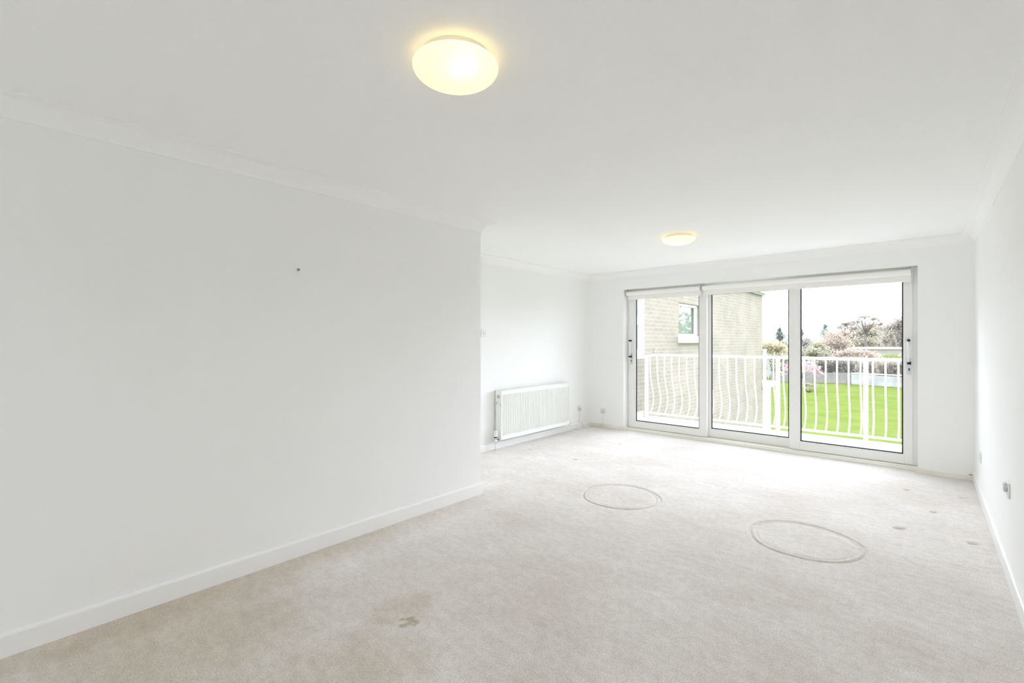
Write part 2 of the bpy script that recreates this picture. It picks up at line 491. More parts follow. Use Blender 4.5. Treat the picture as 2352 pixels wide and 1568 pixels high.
# ------------------------------------------------------------------ roller blinds inside the reveal
def blind(x0, x1, label):
    t = thing('roller_blind', label, 'blind', ((x0+x1)/2, YW+.058, 2.06), 'roller blinds over the patio door')
    h = (x1-x0)/2
    MB().lathe([(.031,-h+.008),(.031,h-.008)], 'x', 28).build('fabric_roll', M_blind, t, autosmooth=40)
    MB().box(-h+.008, h-.008, .026, .029, -.090, 0).build('fabric_drop', M_blind, t)
    MB().box(-h+.008, h-.008, .021, .034, -.094, -.076).build('bottom_bar', M_blind, t, .004)
    for s in (-1, 1):
        b = MB(); b.box(s*h - .004, s*h + .004, -.025, .03, -.03, .0605); b.lathe([(.014,-.007),(.014,.007)], 'x', 16, 0, (s*(h), 0, 0))
        b.box(min(s*h, s*(h-.03)), max(s*h, s*(h-.03)), -.02, .028, .054, .0605)
        tag(b.build('bracket', M_grey_plastic, t), 'grey end bracket')
    return t
blind(-3.366, -2.262, 'short cream roller blind rolled up at left of the patio door head')
blind(-2.244, -.104, 'long cream roller blind rolled up over the middle and right glass')

# ------------------------------------------------------------------ ceiling lamps
def lamp_mats():
    m = bpy.data.materials.new('opal_glass'); m.use_nodes = True
    t = m.node_tree; t.nodes.clear()
    o = t.nodes.new('ShaderNodeOutputMaterial')
    tl = t.nodes.new('ShaderNodeBsdfTranslucent'); tl.inputs[0].default_value = (1, .95, .72, 1)
    df = t.nodes.new('ShaderNodeBsdfPrincipled'); df.inputs['Base Color'].default_value = (.92, .88, .72, 1); df.inputs['Roughness'].default_value = .25
    mx = t.nodes.new('ShaderNodeMixShader'); mx.inputs[0].default_value = .45
    em = t.nodes.new('ShaderNodeEmission'); em.inputs['Color'].default_value = (1.0, .82, .50, 1); em.inputs['Strength'].default_value = .45
    ad = t.nodes.new('ShaderNodeAddShader')
    t.links.new(tl.outputs[0], mx.inputs[1]); t.links.new(df.outputs[0], mx.inputs[2])
    t.links.new(mx.outputs[0], ad.inputs[0]); t.links.new(em.outputs[0], ad.inputs[1])
    t.links.new(ad.outputs[0], o.inputs[0])
    return m
M_opal = lamp_mats()
def lamp(x, y, label, watts=.14, boff=(.072,-.032)):
    t = thing('ceiling_lamp', label, 'ceiling lamp', (x, y, ZC), 'opal dome ceiling lamps')
    MB().lathe([(.128,0),(.130,-.008),(.130,-.024),(.122,-.029),(0,-.029)], 'z', 64).build('base_ring', M_cream, t, autosmooth=35)
    R, zr, dp = .157, -.034, .054
    pr = [(.122, -.0295), (.148, -.0305), (.155, -.032), (R, zr)]
    for i in range(1, 17):
        a = PI/2*i/16
        pr.append((R*math.cos(a)**.85 if i < 16 else 0, zr - dp*math.sin(a)))
    MB().lathe(pr, 'z', 72).build('glass_shade', M_opal, t, autosmooth=60)
    l = bpy.data.lights.new('bulb', 'POINT'); l.energy = watts; l.color = (1, .89, .74); l.shadow_soft_size = .02
    lo = bpy.data.objects.new('bulb', l); C.objects.link(lo); lo.parent = t; lo.location = (boff[0], boff[1], -.062)
    return t
lamp(-1.289, 1.120, 'large lit opal dome lamp on the ceiling nearest the viewer')
lamp(-1.815, 4.475, 'far lit opal dome lamp on the ceiling before the patio door', boff=(-.03,-.03))

# ------------------------------------------------------------------ radiator on the recessed wall
def radiator():
    y0, y1, z0, z1 = 4.118, 5.585, .118, .728
    xf, xb = -3.893, -3.985
    t = thing('radiator', 'white fluted double panel radiator on the recessed wall', 'radiator', (0,0,0))
    def fluted(xs, dirn, name):
        n = 44; pitch = (y1 - y0 - .03)/n
        rows = [(z0, 0), (z0+.045, 0), (z0+.060, 1), (z1-.060, 1), (z1-.045, 0), (z1, 0)]
        prof = []
        ys = [y0]; dd = [0]
        for k in range(n):
            s = y0 + .015 + k*pitch
            for fy, d in ((.0,0),(.30,0),(.42,1),(.88,1)): ys.append(s + fy*pitch); dd.append(d)
        ys += [y1-.015, y1]; dd += [0, 0]
        vv = []; ff = []
        for z, on in rows:
            for y, d in zip(ys, dd): vv.append((xs - dirn*d*on*.011, y, z))
        k = len(ys)
        for i in range(len(rows)-1):
            for j in range(k-1): ff.append((i*k+j, i*k+j+1, (i+1)*k+j+1, (i+1)*k+j))
        b = MB(); b.add(vv, ff)
        xi = xs - dirn*.016
        b.box(min(xi, xi-dirn*.002), max(xi, xi-dirn*.002), y0, y1, z0, z1)
        b.box(min(xs,xi), max(xs,xi), y0, y0+.002, z0, z1); b.box(min(xs,xi), max(xs,xi), y1-.002, y1, z0, z1)
        b.box(min(xs,xi), max(xs,xi), y0, y1, z1-.002, z1); b.box(min(xs,xi), max(xs,xi), y0, y1, z0, z0+.002)
        return b.build(name, M_rad, t)
    fluted(xf, 1, 'front_panel')
    fluted(xb+.006, -1, 'rear_panel')
    # convector fins between the panels
    cv = MB()
    yy = y0 + .03
    while yy < y1 - .03:
        cv.box(xb+.024, xf-.018, yy, yy+.002, z0+.05, z1-.05); yy += .034
    cv.build('convector_fins', M_rad, t)
    tg = MB()
    tg.box(xf-.012, xf-.004, y0+.004, y1-.004, z1-.001, z1+.009); tg.box(xb+.004, xb+.010, y0+.004, y1-.004, z1-.001, z1+.009)
    k = y0 + .004
    while k < y1 - .012:
        tg.box(xb+.010, xf-.012, k, k+.012, z1+.003, z1+.009); k += .024
    tg.build('top_grille', M_rad, t)
    for ye in (y0, y1):
        s = MB(); s.box(xb+.001, xf-.003, ye-.004 if ye == y0 else ye, ye if ye == y0 else ye+.004, z0+.012, z1+.007)
        sp = s.build('side_cover', M_rad, t, .003)
        if ye == y0:
            for px, pz, h in ((xf-.012, .545, .03), (xb+.018, .552, .04)):
                sl = MB(); sl.box(px-.003, px+.003, ye-.0050, ye-.0035, pz, pz+h); tag(sl.build('vent_slot', M_slot, sp), 'dark vent slot')
    pg = MB(); pg.lathe([(.020,-.006),(.020,0)], 'y', 24, 0, (-3.935, y0-.004, .655)); pgo = pg.build('blanking_plug', M_brass, t); tag(pgo, 'brass blanking plug')
    pi = MB(); pi.lathe([(.011,-.009),(.013,-.006)], 'y', 20, 0, (-3.935, y0-.004, .655)); pi.build('plug_insert', M_rad, pgo)
    av = MB(); av.lathe([(.005,-.004),(.006,0)], 'y', 12, 0, (-3.935, y0-.004, .590)); tag(av.build('bleed_screw', M_brass, t), 'small brass screw')
    # thermostatic valve, near end
    vx, vy = -3.930, 4.060
    v = MB()
    v.lathe([(.012,.085),(.015,.09),(.017,.10),(.017,.12),(.012,.128),(.012,.14),(.020,.145),(.020,.158)], 'z', 24, 0, (vx, vy, 0))
    v.tube([(vx, vy, .112), (vx, 4.128, .135)], [.013,.011], 14)
    vo = tag(v.build('valve_body', M_chrome, t), 'chrome valve body')
    cl = MB(); cl.lathe([(.021,.156),(.022,.160),(.022,.168),(.021,.170)], 'z', 24, 0, (vx, vy, 0)); tag(cl.build('collar', M_black, vo), 'black collar')
    nt_ = MB(); nt_.lathe([(.016,0),(.016,.014)], 'y', 6, 0, (vx, 4.090, .124)); tag(nt_.build('union_nut', M_brass, vo), 'dark union nut')
    hd = MB(); hd.lathe([(.024,.169),(.027,.174),(.026,.195),(.0235,.205),(.0225,.235),(.020,.243),(0,.245)], 'z', 28, 0, (vx, vy, 0))
    ho = hd.build('thermostat_head', M_plastic, t, autosmooth=40)
    for z in (.198, .224):
        mk = MB(); mk.box(vx+.010, vx+.0235, vy-.0215, vy-.0195, z, z+.006); tag(mk.build('scale_mark', M_grey_plastic, ho), 'grey scale mark')
    pp = MB(); pp.tube([(vx, vy, 0), (vx, vy, .09)], .0095, 14); pp.build('supply_pipe', M_gloss, t)
    # lockshield valve, far end
    lx, ly = -3.935, 5.640
    lv = MB(); lv.lathe([(.010,.12),(.013,.125),(.013,.155),(.011,.16)], 'z', 18, 0, (lx, ly, 0)); lv.tube([(lx, ly, .140), (lx, 5.583, .140)], .010, 12)
    lo = tag(lv.build('lockshield_valve', M_chrome, t), 'chrome lockshield valve')
    lc = MB(); lc.lathe([(.014,.158),(.014,.205),(.010,.21),(0,.21)], 'z', 18, 0, (lx, ly, 0)); lc.build('valve_cap', M_plastic, lo)
    rp = MB(); rp.tube([(lx, ly, .12),(lx, ly, .105),(lx+.004, ly+.014, .096),(lx-.01, 5.86, .092),(lx-.01, 5.873, .085),(lx-.01, 5.876, .07),(lx-.01, 5.876, 0)], .0085, 12)
    rp.build('return_pipe', M_gloss, t)
    for yb in (4.45, 5.25):
        b = MB(); b.box(XB, xb+.01, yb, yb+.03, .2, .66); b.build('wall_bracket', M_rad, t)
    return t
radiator()

# ------------------------------------------------------------------ switch, sockets, screws, cable
def plate(t, w_, h_, dpt=.009):
    """faceplate lying in the local x-z plane, front towards -y"""
    return MB().box(-w_/2, w_/2, -dpt, 0, -h_/2, h_/2).build('faceplate', M_plastic, t, .003)
def screws(t, xs, dpt=.009):
    for x in xs:
        s = MB(); s.lathe([(0,-.0012),(.0035,-.0012),(.0040,0)], 'y', 12, 0, (x, -dpt, 0)); tag(s.build('screw', M_steel, t), 'steel screw')
def socket(loc, rz, label, double=False, plug=False, lead=True):
    t = thing('power_socket', label, 'power socket', loc, 'power sockets low on the walls', rz=rz)
    w_ = .146 if double else .086
    plate(t, w_, .086)
    for i, cx_ in enumerate((-.036, .036) if double else (0,)):
        h = MB(); z = -.006
        h.box(cx_-.002, cx_+.002, -.0095, -.009, z+.006, z+.014); h.box(cx_-.0145, cx_-.0085, -.0095, -.009, z-.013, z-.009); h.box(cx_+.0085, cx_+.0145, -.0095, -.009, z-.013, z-.009)
        tag(h.build('pin_holes', M_slot, t), 'dark pin holes')
        sw = MB(); sx_ = cx_ + (.018 if not double else (.018 if cx_ < 0 else -.018)); sw.box(sx_-.006, sx_+.006, -.013, -.009, .016, .033); sw.build('rocker', M_plastic, t, .001)
    screws(t, (-w_/2+.012, w_/2-.012))
    if plug:
        zo = 0 if lead else .030
        p = MB(); p.box(-.022, .022, -.034 if lead else -.024, -.009, -.040+zo, .010+zo); po = p.build('plug', M_grey_plastic, t, .005)
        if not lead: return t
        c = MB(); c.tube([(.003,-.022,-.040),(.003,-.020,-.075),(.001,-.012,-.12),(0,-.010,-.17),(0,-.016,-.23)], .0032, 10); c.build('plug_lead', M_plastic, po)
    return t
sw = thing('light_switch', 'white square light switch beside the partition corner', 'light switch', (XB, 3.920, 1.438), rz=PI/2)
plate(sw, .086, .090)
r = MB(); r.box(-.006, .006, -.014, -.009, -.011, .011); r.build('rocker', M_grey_plastic, sw, .001)
screws(sw, (-.033, .033))
socket((XB, 6.000, .303), PI/2, 'single white socket right of the radiator on the recessed wall', plug=True)
socket((-3.738, YW, .262), 0, 'single white socket on the end wall left of the patio door', plug=True)
socket((XR, 5.630, .345), -PI/2, 'single white socket low on right wall near the far corner')
socket((XR, 3.830, .496), -PI/2, 'single socket on the right wall nearest the viewer, second from the far corner', plug=True, lead=False)

def wall_screw(loc, rz, label, r=.0085):
    t = thing('wall_screw', label, 'screw', loc, rz=rz)
    MB().lathe([(r,0),(r*1.02,-.002),(r*.8,-.003)], 'y', 16).build('wall_plug', M_grey_plastic, t)
    b = MB(); b.lathe([(r*.35,0),(r*.35,-.012),(r*.72,-.013),(r*.75,-.016),(0,-.017)], 'y', 16); tag(b.build('screw_head', M_brass, t), 'dark metal screw head')
wall_screw((XL, 1.235, 1.788), PI/2, 'dark screw left high in the near partition wall')
wall_screw((XB, 4.976, 1.791), PI/2, 'tiny dark screw in the recessed wall above the radiator', .0035)

cb = MB()
cb.tube([(-3.985,6.06,.075),(-3.972,6.07,.03),(-3.955,6.075,.008),(-3.93,6.10,.006),(-3.915,6.15,.009),(-3.925,6.20,.022),(-3.900,6.235,.020),(-3.84,6.240,.012),(-3.78,6.243,.012),(-3.755,6.246,.03),(-3.742,6.250,.062)], .0055, 10)
tag(cb.build('power_cable', M_skirt_dirty), 'cream cable curling along the skirting in the far corner', 'cable')
for nm, (x, y) in {'a': (XR-.022, 6.235)}.items():
    ct = MB(); ct.tube([(x-.020,6.252,.054),(x-.006,6.246,.057),(x+.006,6.240,.055)], .004, 8)
    tag(ct.build('aerial_cable', M_brass), 'short brown cable end poking out in right far corner', 'cable')

# ------------------------------------------------------------------ balcony
BZ = -.005
YB = 7.592                                        # line of the balustrade
bf = MB(); bf.box(-3.72, 1.6, YO+.06, 7.865, BZ-.18, BZ)
struct(bf.build('balcony_floor', M_concrete, None, .006), 'pale balcony floor slab outside the patio door', 'balcony floor')
kb = MB(); kb.box(-3.748, -3.715, YO, 7.60, BZ, BZ+.115)
struct(kb.build('balcony_kerb', M_white_board), 'white upstand where the balcony meets the brick wall', 'kerb')
rl = thing('balcony_railing', 'white metal balcony balustrade with bellied bars', 'railing', (0,0,0))
ZT = 1.105                                        # handrail centre
hr = MB()
hr.tube([(-3.695,7.20,1.055),(-3.692,7.42,1.057),(-3.67,7.52,1.062),(-3.62,7.575,1.082),(-3.55,YB,1.100),(-3.48,YB,ZT),(-2,YB,ZT),(0,YB,ZT),(1.5,YB,ZT)], .021, 14)
hr.build('handrail', M_white_metal, rl)
b2 = MB(); b2.box(-3.66, 1.5, YB-.014, YB+.014, .078, .108); b2.build('bottom_rail', M_white_metal, rl, .003)
for x in (-3.653, -1.607, -.585, .44):
    p = MB(); p.box(x-.026, x+.026, YB-.022, YB+.022, BZ+.008, 1.09); po = p.build('post', M_white_metal, rl, .004)
    f = MB(); f.box(x-.03, x+.03, YB-.03, YB+.03, BZ, BZ+.008); tag(f.build('base_plate', M_steel, po), 'grey base plate')
def bar(x):
    pts = []
    for i in range(21):
        s = i/20
        z = 1.09 + (.095 - 1.09)*s
        # straight upper part, belly low down, back to the rail at the foot
        k = 0 if s < .25 else (s-.25)/.75
        bulge = .135 * math.sin(PI*min(1, k**1.9))**.9 if k < 1 else 0
        pts.append((x, YB + bulge, z))
    b = MB(); b.tube(pts, .0105, 8); return b.build('bar', M_white_metal, rl)
xs_bar = []
x = -3.585
while x < 1.45:
    xs_bar.append(x); x += .128
for x in xs_bar:
    bar(x)

# ------------------------------------------------------------------ neighbouring brick wing
XN = -3.75
YN1 = 15.71
ZG = -2.75
def brick_mat():
    m = mat('buff_brick', (.6,.56,.48), .9, 0, .15)
    t, b = nodes(m); L = t.links.new
    co = t.nodes.new('ShaderNodeTexCoord')
    sp = t.nodes.new('ShaderNodeSeparateXYZ'); L(co.outputs['Object'], sp.inputs[0])
    ad = t.nodes.new('ShaderNodeMath'); ad.operation = 'ADD'; L(sp.outputs['X'], ad.inputs[0]); L(sp.outputs['Y'], ad.inputs[1])
    cb_ = t.nodes.new('ShaderNodeCombineXYZ'); L(ad.outputs[0], cb_.inputs[0]); L(sp.outputs['Z'], cb_.inputs[1])
    br = t.nodes.new('ShaderNodeTexBrick')
    br.inputs['Scale'].default_value = 1; br.inputs['Brick Width'].default_value = .225; br.inputs['Row Height'].default_value = .075
    br.inputs['Mortar Size'].default_value = .006; br.inputs['Mortar Smooth'].default_value = .2; br.inputs['Bias'].default_value = -.1
    br.inputs['Color1'].default_value = (.345,.305,.25,1); br.inputs['Color2'].default_value = (.292,.266,.228,1); br.inputs['Mortar'].default_value = (.42,.39,.345,1)
    L(cb_.outputs[0], br.inputs['Vector'])
    n = t.nodes.new('ShaderNodeTexNoise'); n.inputs['Scale'].default_value = 1.3; n.inputs['Detail'].default_value = 5
    L(co.outputs['Object'], n.inputs['Vector'])
    r = t.nodes.new('ShaderNodeValToRGB'); r.color_ramp.elements[0].position = .35; r.color_ramp.elements[1].position = .65
    r.color_ramp.elements[0].color = (.9,.9,.88,1); r.color_ramp.elements[1].color = (1.06,1.05,1.03,1)
    L(n.outputs['Fac'], r.inputs[0])
    mx = t.nodes.new('ShaderNodeMixRGB'); mx.blend_type = 'MULTIPLY'; mx.inputs[0].default_value = 1
    L(br.outputs['Color'], mx.inputs[1]); L(r.outputs[0], mx.inputs[2])
    L(mx.outputs[0], b.inputs['Base Color'])
    bp = t.nodes.new('ShaderNodeBump'); bp.inputs['Strength'].default_value = .5; bp.inputs['Distance'].default_value = .006; bp.invert = True
    L(br.outputs['Fac'], bp.inputs['Height']); L(bp.outputs[0], b.inputs['Normal'])
    return m
M_brick = brick_mat()
M_lead = mat('grey_roof_edge', (.30,.33,.34), .6)
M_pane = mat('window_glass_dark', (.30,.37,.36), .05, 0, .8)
M_curtain = noise_mat('net_curtain', (.30,.35,.33), (.22,.27,.18), 1.4, .9)
ZRF = 2.775
wing = thing('brick_wing', 'pale buff brick wing of the building beyond the balcony', 'building', (XN, 11, ZG))
def wp(mb, name, m, parent=wing, **k):
    mb.v = [(x-XN, y-11, z-ZG) for (x,y,z) in mb.v]
    return mb.build(name, m, parent, **k)
W2 = dict(y0=9.24, y1=10.46, z0=1.44, z1=2.14)     # recessed casement
W1 = dict(y0=6.70, y1=7.655, z0=1.085, z1=2.17)   # tall window by the balcony
bw = MB(); xa, xb_ = XN-.35, XN
ycuts = [YO+.001, W1['y0'], W1['y1'], W2['y0'], W2['y1'], YN1]
bw.box(xa, xb_, ycuts[0], ycuts[1], ZG, ZRF)
bw.box(xa, xb_, W1['y0'], W1['y1'], ZG, W1['z0']); bw.box(xa, xb_, W1['y0'], W1['y1'], W1['z1'], ZRF)
bw.box(xa, xb_, W1['y1'], W2['y0'], ZG, ZRF)
bw.box(xa, xb_, W2['y0'], W2['y1'], ZG, W2['z0']); bw.box(xa, xb_, W2['y0'], W2['y1'], W2['z1'], ZRF)
bw.box(xa, xb_, W2['y1'], YN1, ZG, ZRF)
bw.box(XN-6, xa, YN1-.35, YN1, ZG, ZRF)
bw.box(XN-6, xa, YO+.001, YN1-.35, ZG, ZG+.1)
wp(bw, 'brick_wall', M_brick)
fa = MB(); fa.box(XN-6.1, XN+.12, YO+.01, YN1+.12, ZRF+.02, ZRF+.24)
wp(fa, 'roof_fascia', M_white_board)
fs = MB(); fs.box(XN-.3, XN+.06, YO+.01, YN1+.06, ZRF-.03, ZRF+.02)
tag(wp(fs, 'soffit_strip', M_lead), 'dark grey strip under the fascia')
def casement(W, xr, transom=None, fw=.075, sill=True, fy=None):
    f = MB(); x0, x1 = xr-.06, xr; fh = fw; fw = fy or fw
    y0, y1, z0, z1 = W['y0'], W['y1'], W['z0'], W['z1']
    f.box(x0,x1,y0,y0+fw,z0,z1); f.box(x0,x1,y1-fw,y1,z0,z1); f.box(x0,x1,y0+fw,y1-fw,z0,z0+fh*1.15); f.box(x0,x1,y0+fw,y1-fw,z1-fh,z1)
    if transom: f.box(x0,x1,y0+fw,y1-fw,transom-.065,transom+.065)
    fo = wp(f, 'window', M_upvc)
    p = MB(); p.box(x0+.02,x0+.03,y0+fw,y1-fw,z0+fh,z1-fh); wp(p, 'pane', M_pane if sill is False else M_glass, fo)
    return fo
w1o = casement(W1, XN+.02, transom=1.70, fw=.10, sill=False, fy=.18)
w2o = casement(W2, XN-.075, fw=.055)
cu = MB(); cu.box(XN-.17, XN-.155, W2['y0'], W2['y1'], W2['z0'], W2['z1']); wp(cu, 'curtain', M_curtain, w2o)
si = MB(); si.box(XN-.08, XN+.09, W2['y0']-.03, W2['y1']+.05, W2['z0']-.13, W2['z0']+.01); wp(si, 'sill', M_upvc, w2o, bevel=.006)
hk = MB()
hp = [(XN, 8.07, 1.213), (XN+.03, 8.07, 1.213)]
hp += [(XN+.03, 8.07 + .038*math.sin(a), 1.178 + .038*math.cos(a)) for a in [PI*i/10 for i in range(11)]] + [(XN, 8.07, 1.137)]
hk.tube(hp, .006, 8)
tag(hk.build('wall_hook', M_steel), 'small grey hoop hook fixed to the brick wall above the railing', 'hook')

# neighbour's balcony beyond the end of the brick wing
def at(u, d):                                     # ground position seen at image column u, d metres in front of the camera
    a = (u - 1176) / FPX
    return (d*(-math.sin(YAW) + a*math.cos(YAW)), d*(math.cos(YAW) + a*math.sin(YAW)))
def zz(v, d): return CAM_H - (v - 784.5) * d / FPX
nb = thing('neighbour_balcony', 'white corner of next balcony past the end of the brick wall', 'balcony', (0,0,0))
yb0, yb1, xb0, xb1 = YN1+.02, 17.05, XN-2.2, -3.66
s = MB(); s.box(xb0, xb1, yb0, yb1, -.12, -.045); s.box(xb0, xb1, yb0, yb1, -.030, .05); s.box(xb0, xb1-.012, yb0+.01, yb1-.01, -.046, -.029)
s.build('balcony_slab', M_white_board, nb, .008)
for x, y in ((-3.705, 15.80),):
    p = MB(); p.box(x-.042, x+.042, y-.042, y+.042, .05, 1.06); p.box(x-.058, x+.058, y-.058, y+.058, 1.06, 1.10); p.build('post', M_white_metal, nb, .004)
p = MB(); p.box(-3.93, -3.69, 16.24, 16.50, ZG, -.12); p.build('pillar', M_white_metal, nb)
p = MB(); p.box(XN-2, -3.78, 15.9, 16.9, ZG, -.12); p.build('ground_floor_wall', M_concrete, nb)
# gathered white fabric hanging on the outside of that balcony
dr = MB(); vv = []; ff = []
nj, ni = 25, 9
for side in (0, 1):
    for i in range(ni):
        s_ = i/(ni-1)
        for j in range(nj):
            q = j/(nj-1)
            yl, yr_ = 15.79 + .14*s_, 15.92 + .46*s_
            zl_, zr_ = .95 - .78*s_, .95 - .68*s_
            vv.append((-3.662 + .018*(1+math.cos(q*7*PI))*(.3+.7*s_) + .006*side, yl + (yr_-yl)*q, zl_ + (zr_-zl_)*q))
N_ = ni*nj
for i in range(ni-1):
    for j in range(nj-1):
        a = i*nj + j
        ff.append((a, a+1, a+nj+1, a+nj)); ff.append((N_+a, N_+a+nj, N_+a+nj+1, N_+a+1))
for j in range(nj-1): ff.append((j, N_+j, N_+j+1, j+1)); a=(ni-1)*nj+j; ff.append((a, a+1, N_+a+1, N_+a))
for i in range(ni-1): a=i*nj; ff.append((a, a+nj, N_+a+nj, N_+a)); a=i*nj+nj-1; ff.append((a, N_+a, N_+a+nj, a+nj))
dr.add(vv, ff, 0, True)
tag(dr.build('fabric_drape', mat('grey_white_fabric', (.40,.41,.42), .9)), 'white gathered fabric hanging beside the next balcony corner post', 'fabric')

# ------------------------------------------------------------------ garden
M_lawn = noise_mat('lawn_grass', (.115,.165,.034), (.155,.190,.05), .7, .95, .6, 25, lo=.35, hi=.65, spec=0, bdist=.03)
M_field = noise_mat('rough_ground', (.13,.13,.07), (.16,.15,.10), .2, .95)
lw = MB(); lw.box(-40, 40, YO+.3, 60, ZG-.3, ZG); 
struct(lw.build('lawn', M_lawn), 'bright green lawn below the balcony', 'lawn')
fd = MB(); fd.box(-260, 260, 60, 400, ZG-.4, ZG-.05); fd.box(-260, -40, -60, 60, ZG-.4, ZG-.05); fd.box(40, 260, -60, 60, ZG-.4, ZG-.05); fd.box(-40, 40, -60, YR-.3, ZG-.4, ZG-.05)
struct(fd.build('ground', M_field), 'rough ground beyond the garden', 'ground')

def leafmat(name, c0, c1):
    c0, c1 = tuple(min(.9,.85*c) for c in c0), tuple(min(.9,.85*c) for c in c1)
    m = noise_mat(name, c0, c1, 1.8, .9, 0, detail=3, lo=.3, hi=.7, spec=0)
    t, b = nodes(m)                               # thin leaves let light through
    tl = t.nodes.new('ShaderNodeBsdfTranslucent'); mx = t.nodes.new('ShaderNodeMixShader'); mx.inputs[0].default_value = .5
    src = b.inputs['Base Color'].links[0].from_socket
    t.links.new(src, tl.inputs[0])
    out = [n for n in t.nodes if n.type == 'OUTPUT_MATERIAL'][0]
    t.links.new(b.outputs[0], mx.inputs[1]); t.links.new(tl.outputs[0], mx.inputs[2]); t.links.new(mx.outputs[0], out.inputs[0])
    return m
M_bark = noise_mat('bark', (.16,.12,.10), (.25,.20,.17), 8, .95)
M_barkpale = noise_mat('grey_bark', (.28,.25,.25), (.36,.33,.32), 8, .95)
LM = dict(russet=leafmat('russet_twigs', (.56,.45,.36), (.60,.52,.43)),  # tones lifted pale, putting haze and glare into the leaf colours
          brown=leafmat('brown_twigs', (.46,.41,.35), (.54,.48,.41)),
          olive=leafmat('olive_foliage', (.40,.40,.28), (.54,.50,.38)),
          green=leafmat('evergreen_foliage', (.34,.42,.38), (.42,.48,.43)),
          yellow=leafmat('yellow_blossom', (.66,.58,.36), (.62,.60,.46)),
          pink=leafmat('pink_blossom', (.70,.44,.51), (.74,.58,.62)),
          dark=leafmat('dark_hedge_foliage', (.27,.26,.21), (.40,.35,.29)),
          grey=leafmat('hazy_twigs', (.52,.50,.48), (.56,.53,.48)))
def foliage(rs, blobs, n, size):
    """n small leaf tufts scattered through the blobs (x,y,z,rx,ry,rz)"""
    wts = np.array([b[3]*b[4]*b[5] for b in blobs]) ** .66
    ix = rs.choice(len(blobs), n, p=wts/wts.sum())
    B = np.array(blobs)[ix]
    d = rs.normal(size=(n,3)); d /= np.linalg.norm(d, axis=1)[:,None]
    rad = np.minimum(np.abs(rs.normal(0, .62, n)) + .05, 1.7)
    P = B[:,:3] + d * rad[:,None] * B[:,3:6]
    a = rs.normal(size=(n,3)); a /= np.linalg.norm(a, axis=1)[:,None]
    b = np.cross(a, rs.normal(size=(n,3))); b /= np.linalg.norm(b, axis=1)[:,None]
    s = size * rs.uniform(.5, 1.4, n)[:,None]
    V = np.stack([P - a*s - b*s*.35, P + b*s*.5, P + a*s + b*s*.1, P - b*s*.5 + a*s*.2], 1).reshape(-1,3)
    F = [(i*4, i*4+1, i*4+2, i*4+3) for i in range(n)]
    return V.tolist(), F
def branches(mb, rs, p, dirv, length, r, depth, spread=.6, up=.15):
    segs = 3
    pts = [Vector(p)]; d = Vector(dirv).normalized()
    for i in range(segs):
        d = (d + Vector(rs.normal(0, .16, 3)) + Vector((0,0,up*.4))).normalized()
        pts.append(pts[-1] + d*length/segs)
    mb.tube(pts, [r*(1-.45*i/segs) for i in range(segs+1)], 5)
    if depth:
        for k in range(3 if depth > 1 else 4):
            q = pts[-1 if k < 2 else 2]
            nd = (d + Vector(rs.normal(0, spread, 3)) + Vector((0,0,up))).normalized()
            branches(mb, rs, q, nd, length*rs.uniform(.55,.8), r*.55, depth-1, spread, up)
def tree(name, label, cat, u, d, blobs_px, leaf, n, size, trunk=None, seed=1, group=None, bark=None, bare=0):
    """blobs_px: (u, v, half-width px, half-height px) at distance d; converted to real places and sizes"""
    rs = np.random.default_rng(seed)
    x0, y0 = at(u, d)
    t = thing(name, label, cat, (x0, y0, ZG), group)
    bl = []
    for (bu, bv, hw, hh) in blobs_px:
        dd = d + rs.uniform(-.03, .03)*d
        bx, by = at(bu, dd)
        rw_, rh = hw*dd/FPX, hh*dd/FPX
        bl.append((bx-x0, by-y0, zz(bv, dd)-ZG, rw_, rw_, rh))
    if bl and n:
        V, F = foliage(rs, bl, n, size)
        MB().add(V, F).build('foliage', LM[leaf], t)
    tr = MB()
    top = max((b[2] for b in bl), default=3)
    if trunk:
        th_, r = trunk
        tr.tube([(0,0,0), (rs.normal(0,.1), rs.normal(0,.1), th_*.5), (rs.normal(0,.15), rs.normal(0,.15), th_)], [r, r*.8, r*.6], 8)
        for b in bl:
            tr.tube([(0,0,th_*.85), (b[0]*.5, b[1]*.5, (th_+b[2])*.5 + .1), (b[0], b[1], b[2])], [r*.45, r*.3, r*.12], 5)
        if bare:
            for k in range(6):
                a = 2*PI*k/6 + rs.uniform(0,.6)
                branches(tr, rs, (0,0,th_*rs.uniform(.85,1)), (math.cos(a)*.8, math.sin(a)*.8, rs.uniform(.3,.9)), bare*rs.uniform(.7,1.1), r*.4, 3)
        tr.build('trunk', bark or M_bark, t)
    else:
        for k in range(5):
            a = 2*PI*k/5
            tr.tube([(0.05*math.cos(a),.05*math.sin(a),0),(.25*math.cos(a),.25*math.sin(a),top*.4),(.5*math.cos(a),.5*math.sin(a),top*.8)], [.05,.035,.015], 5)
        tr.build('stems', bark or M_bark, t)
    return t

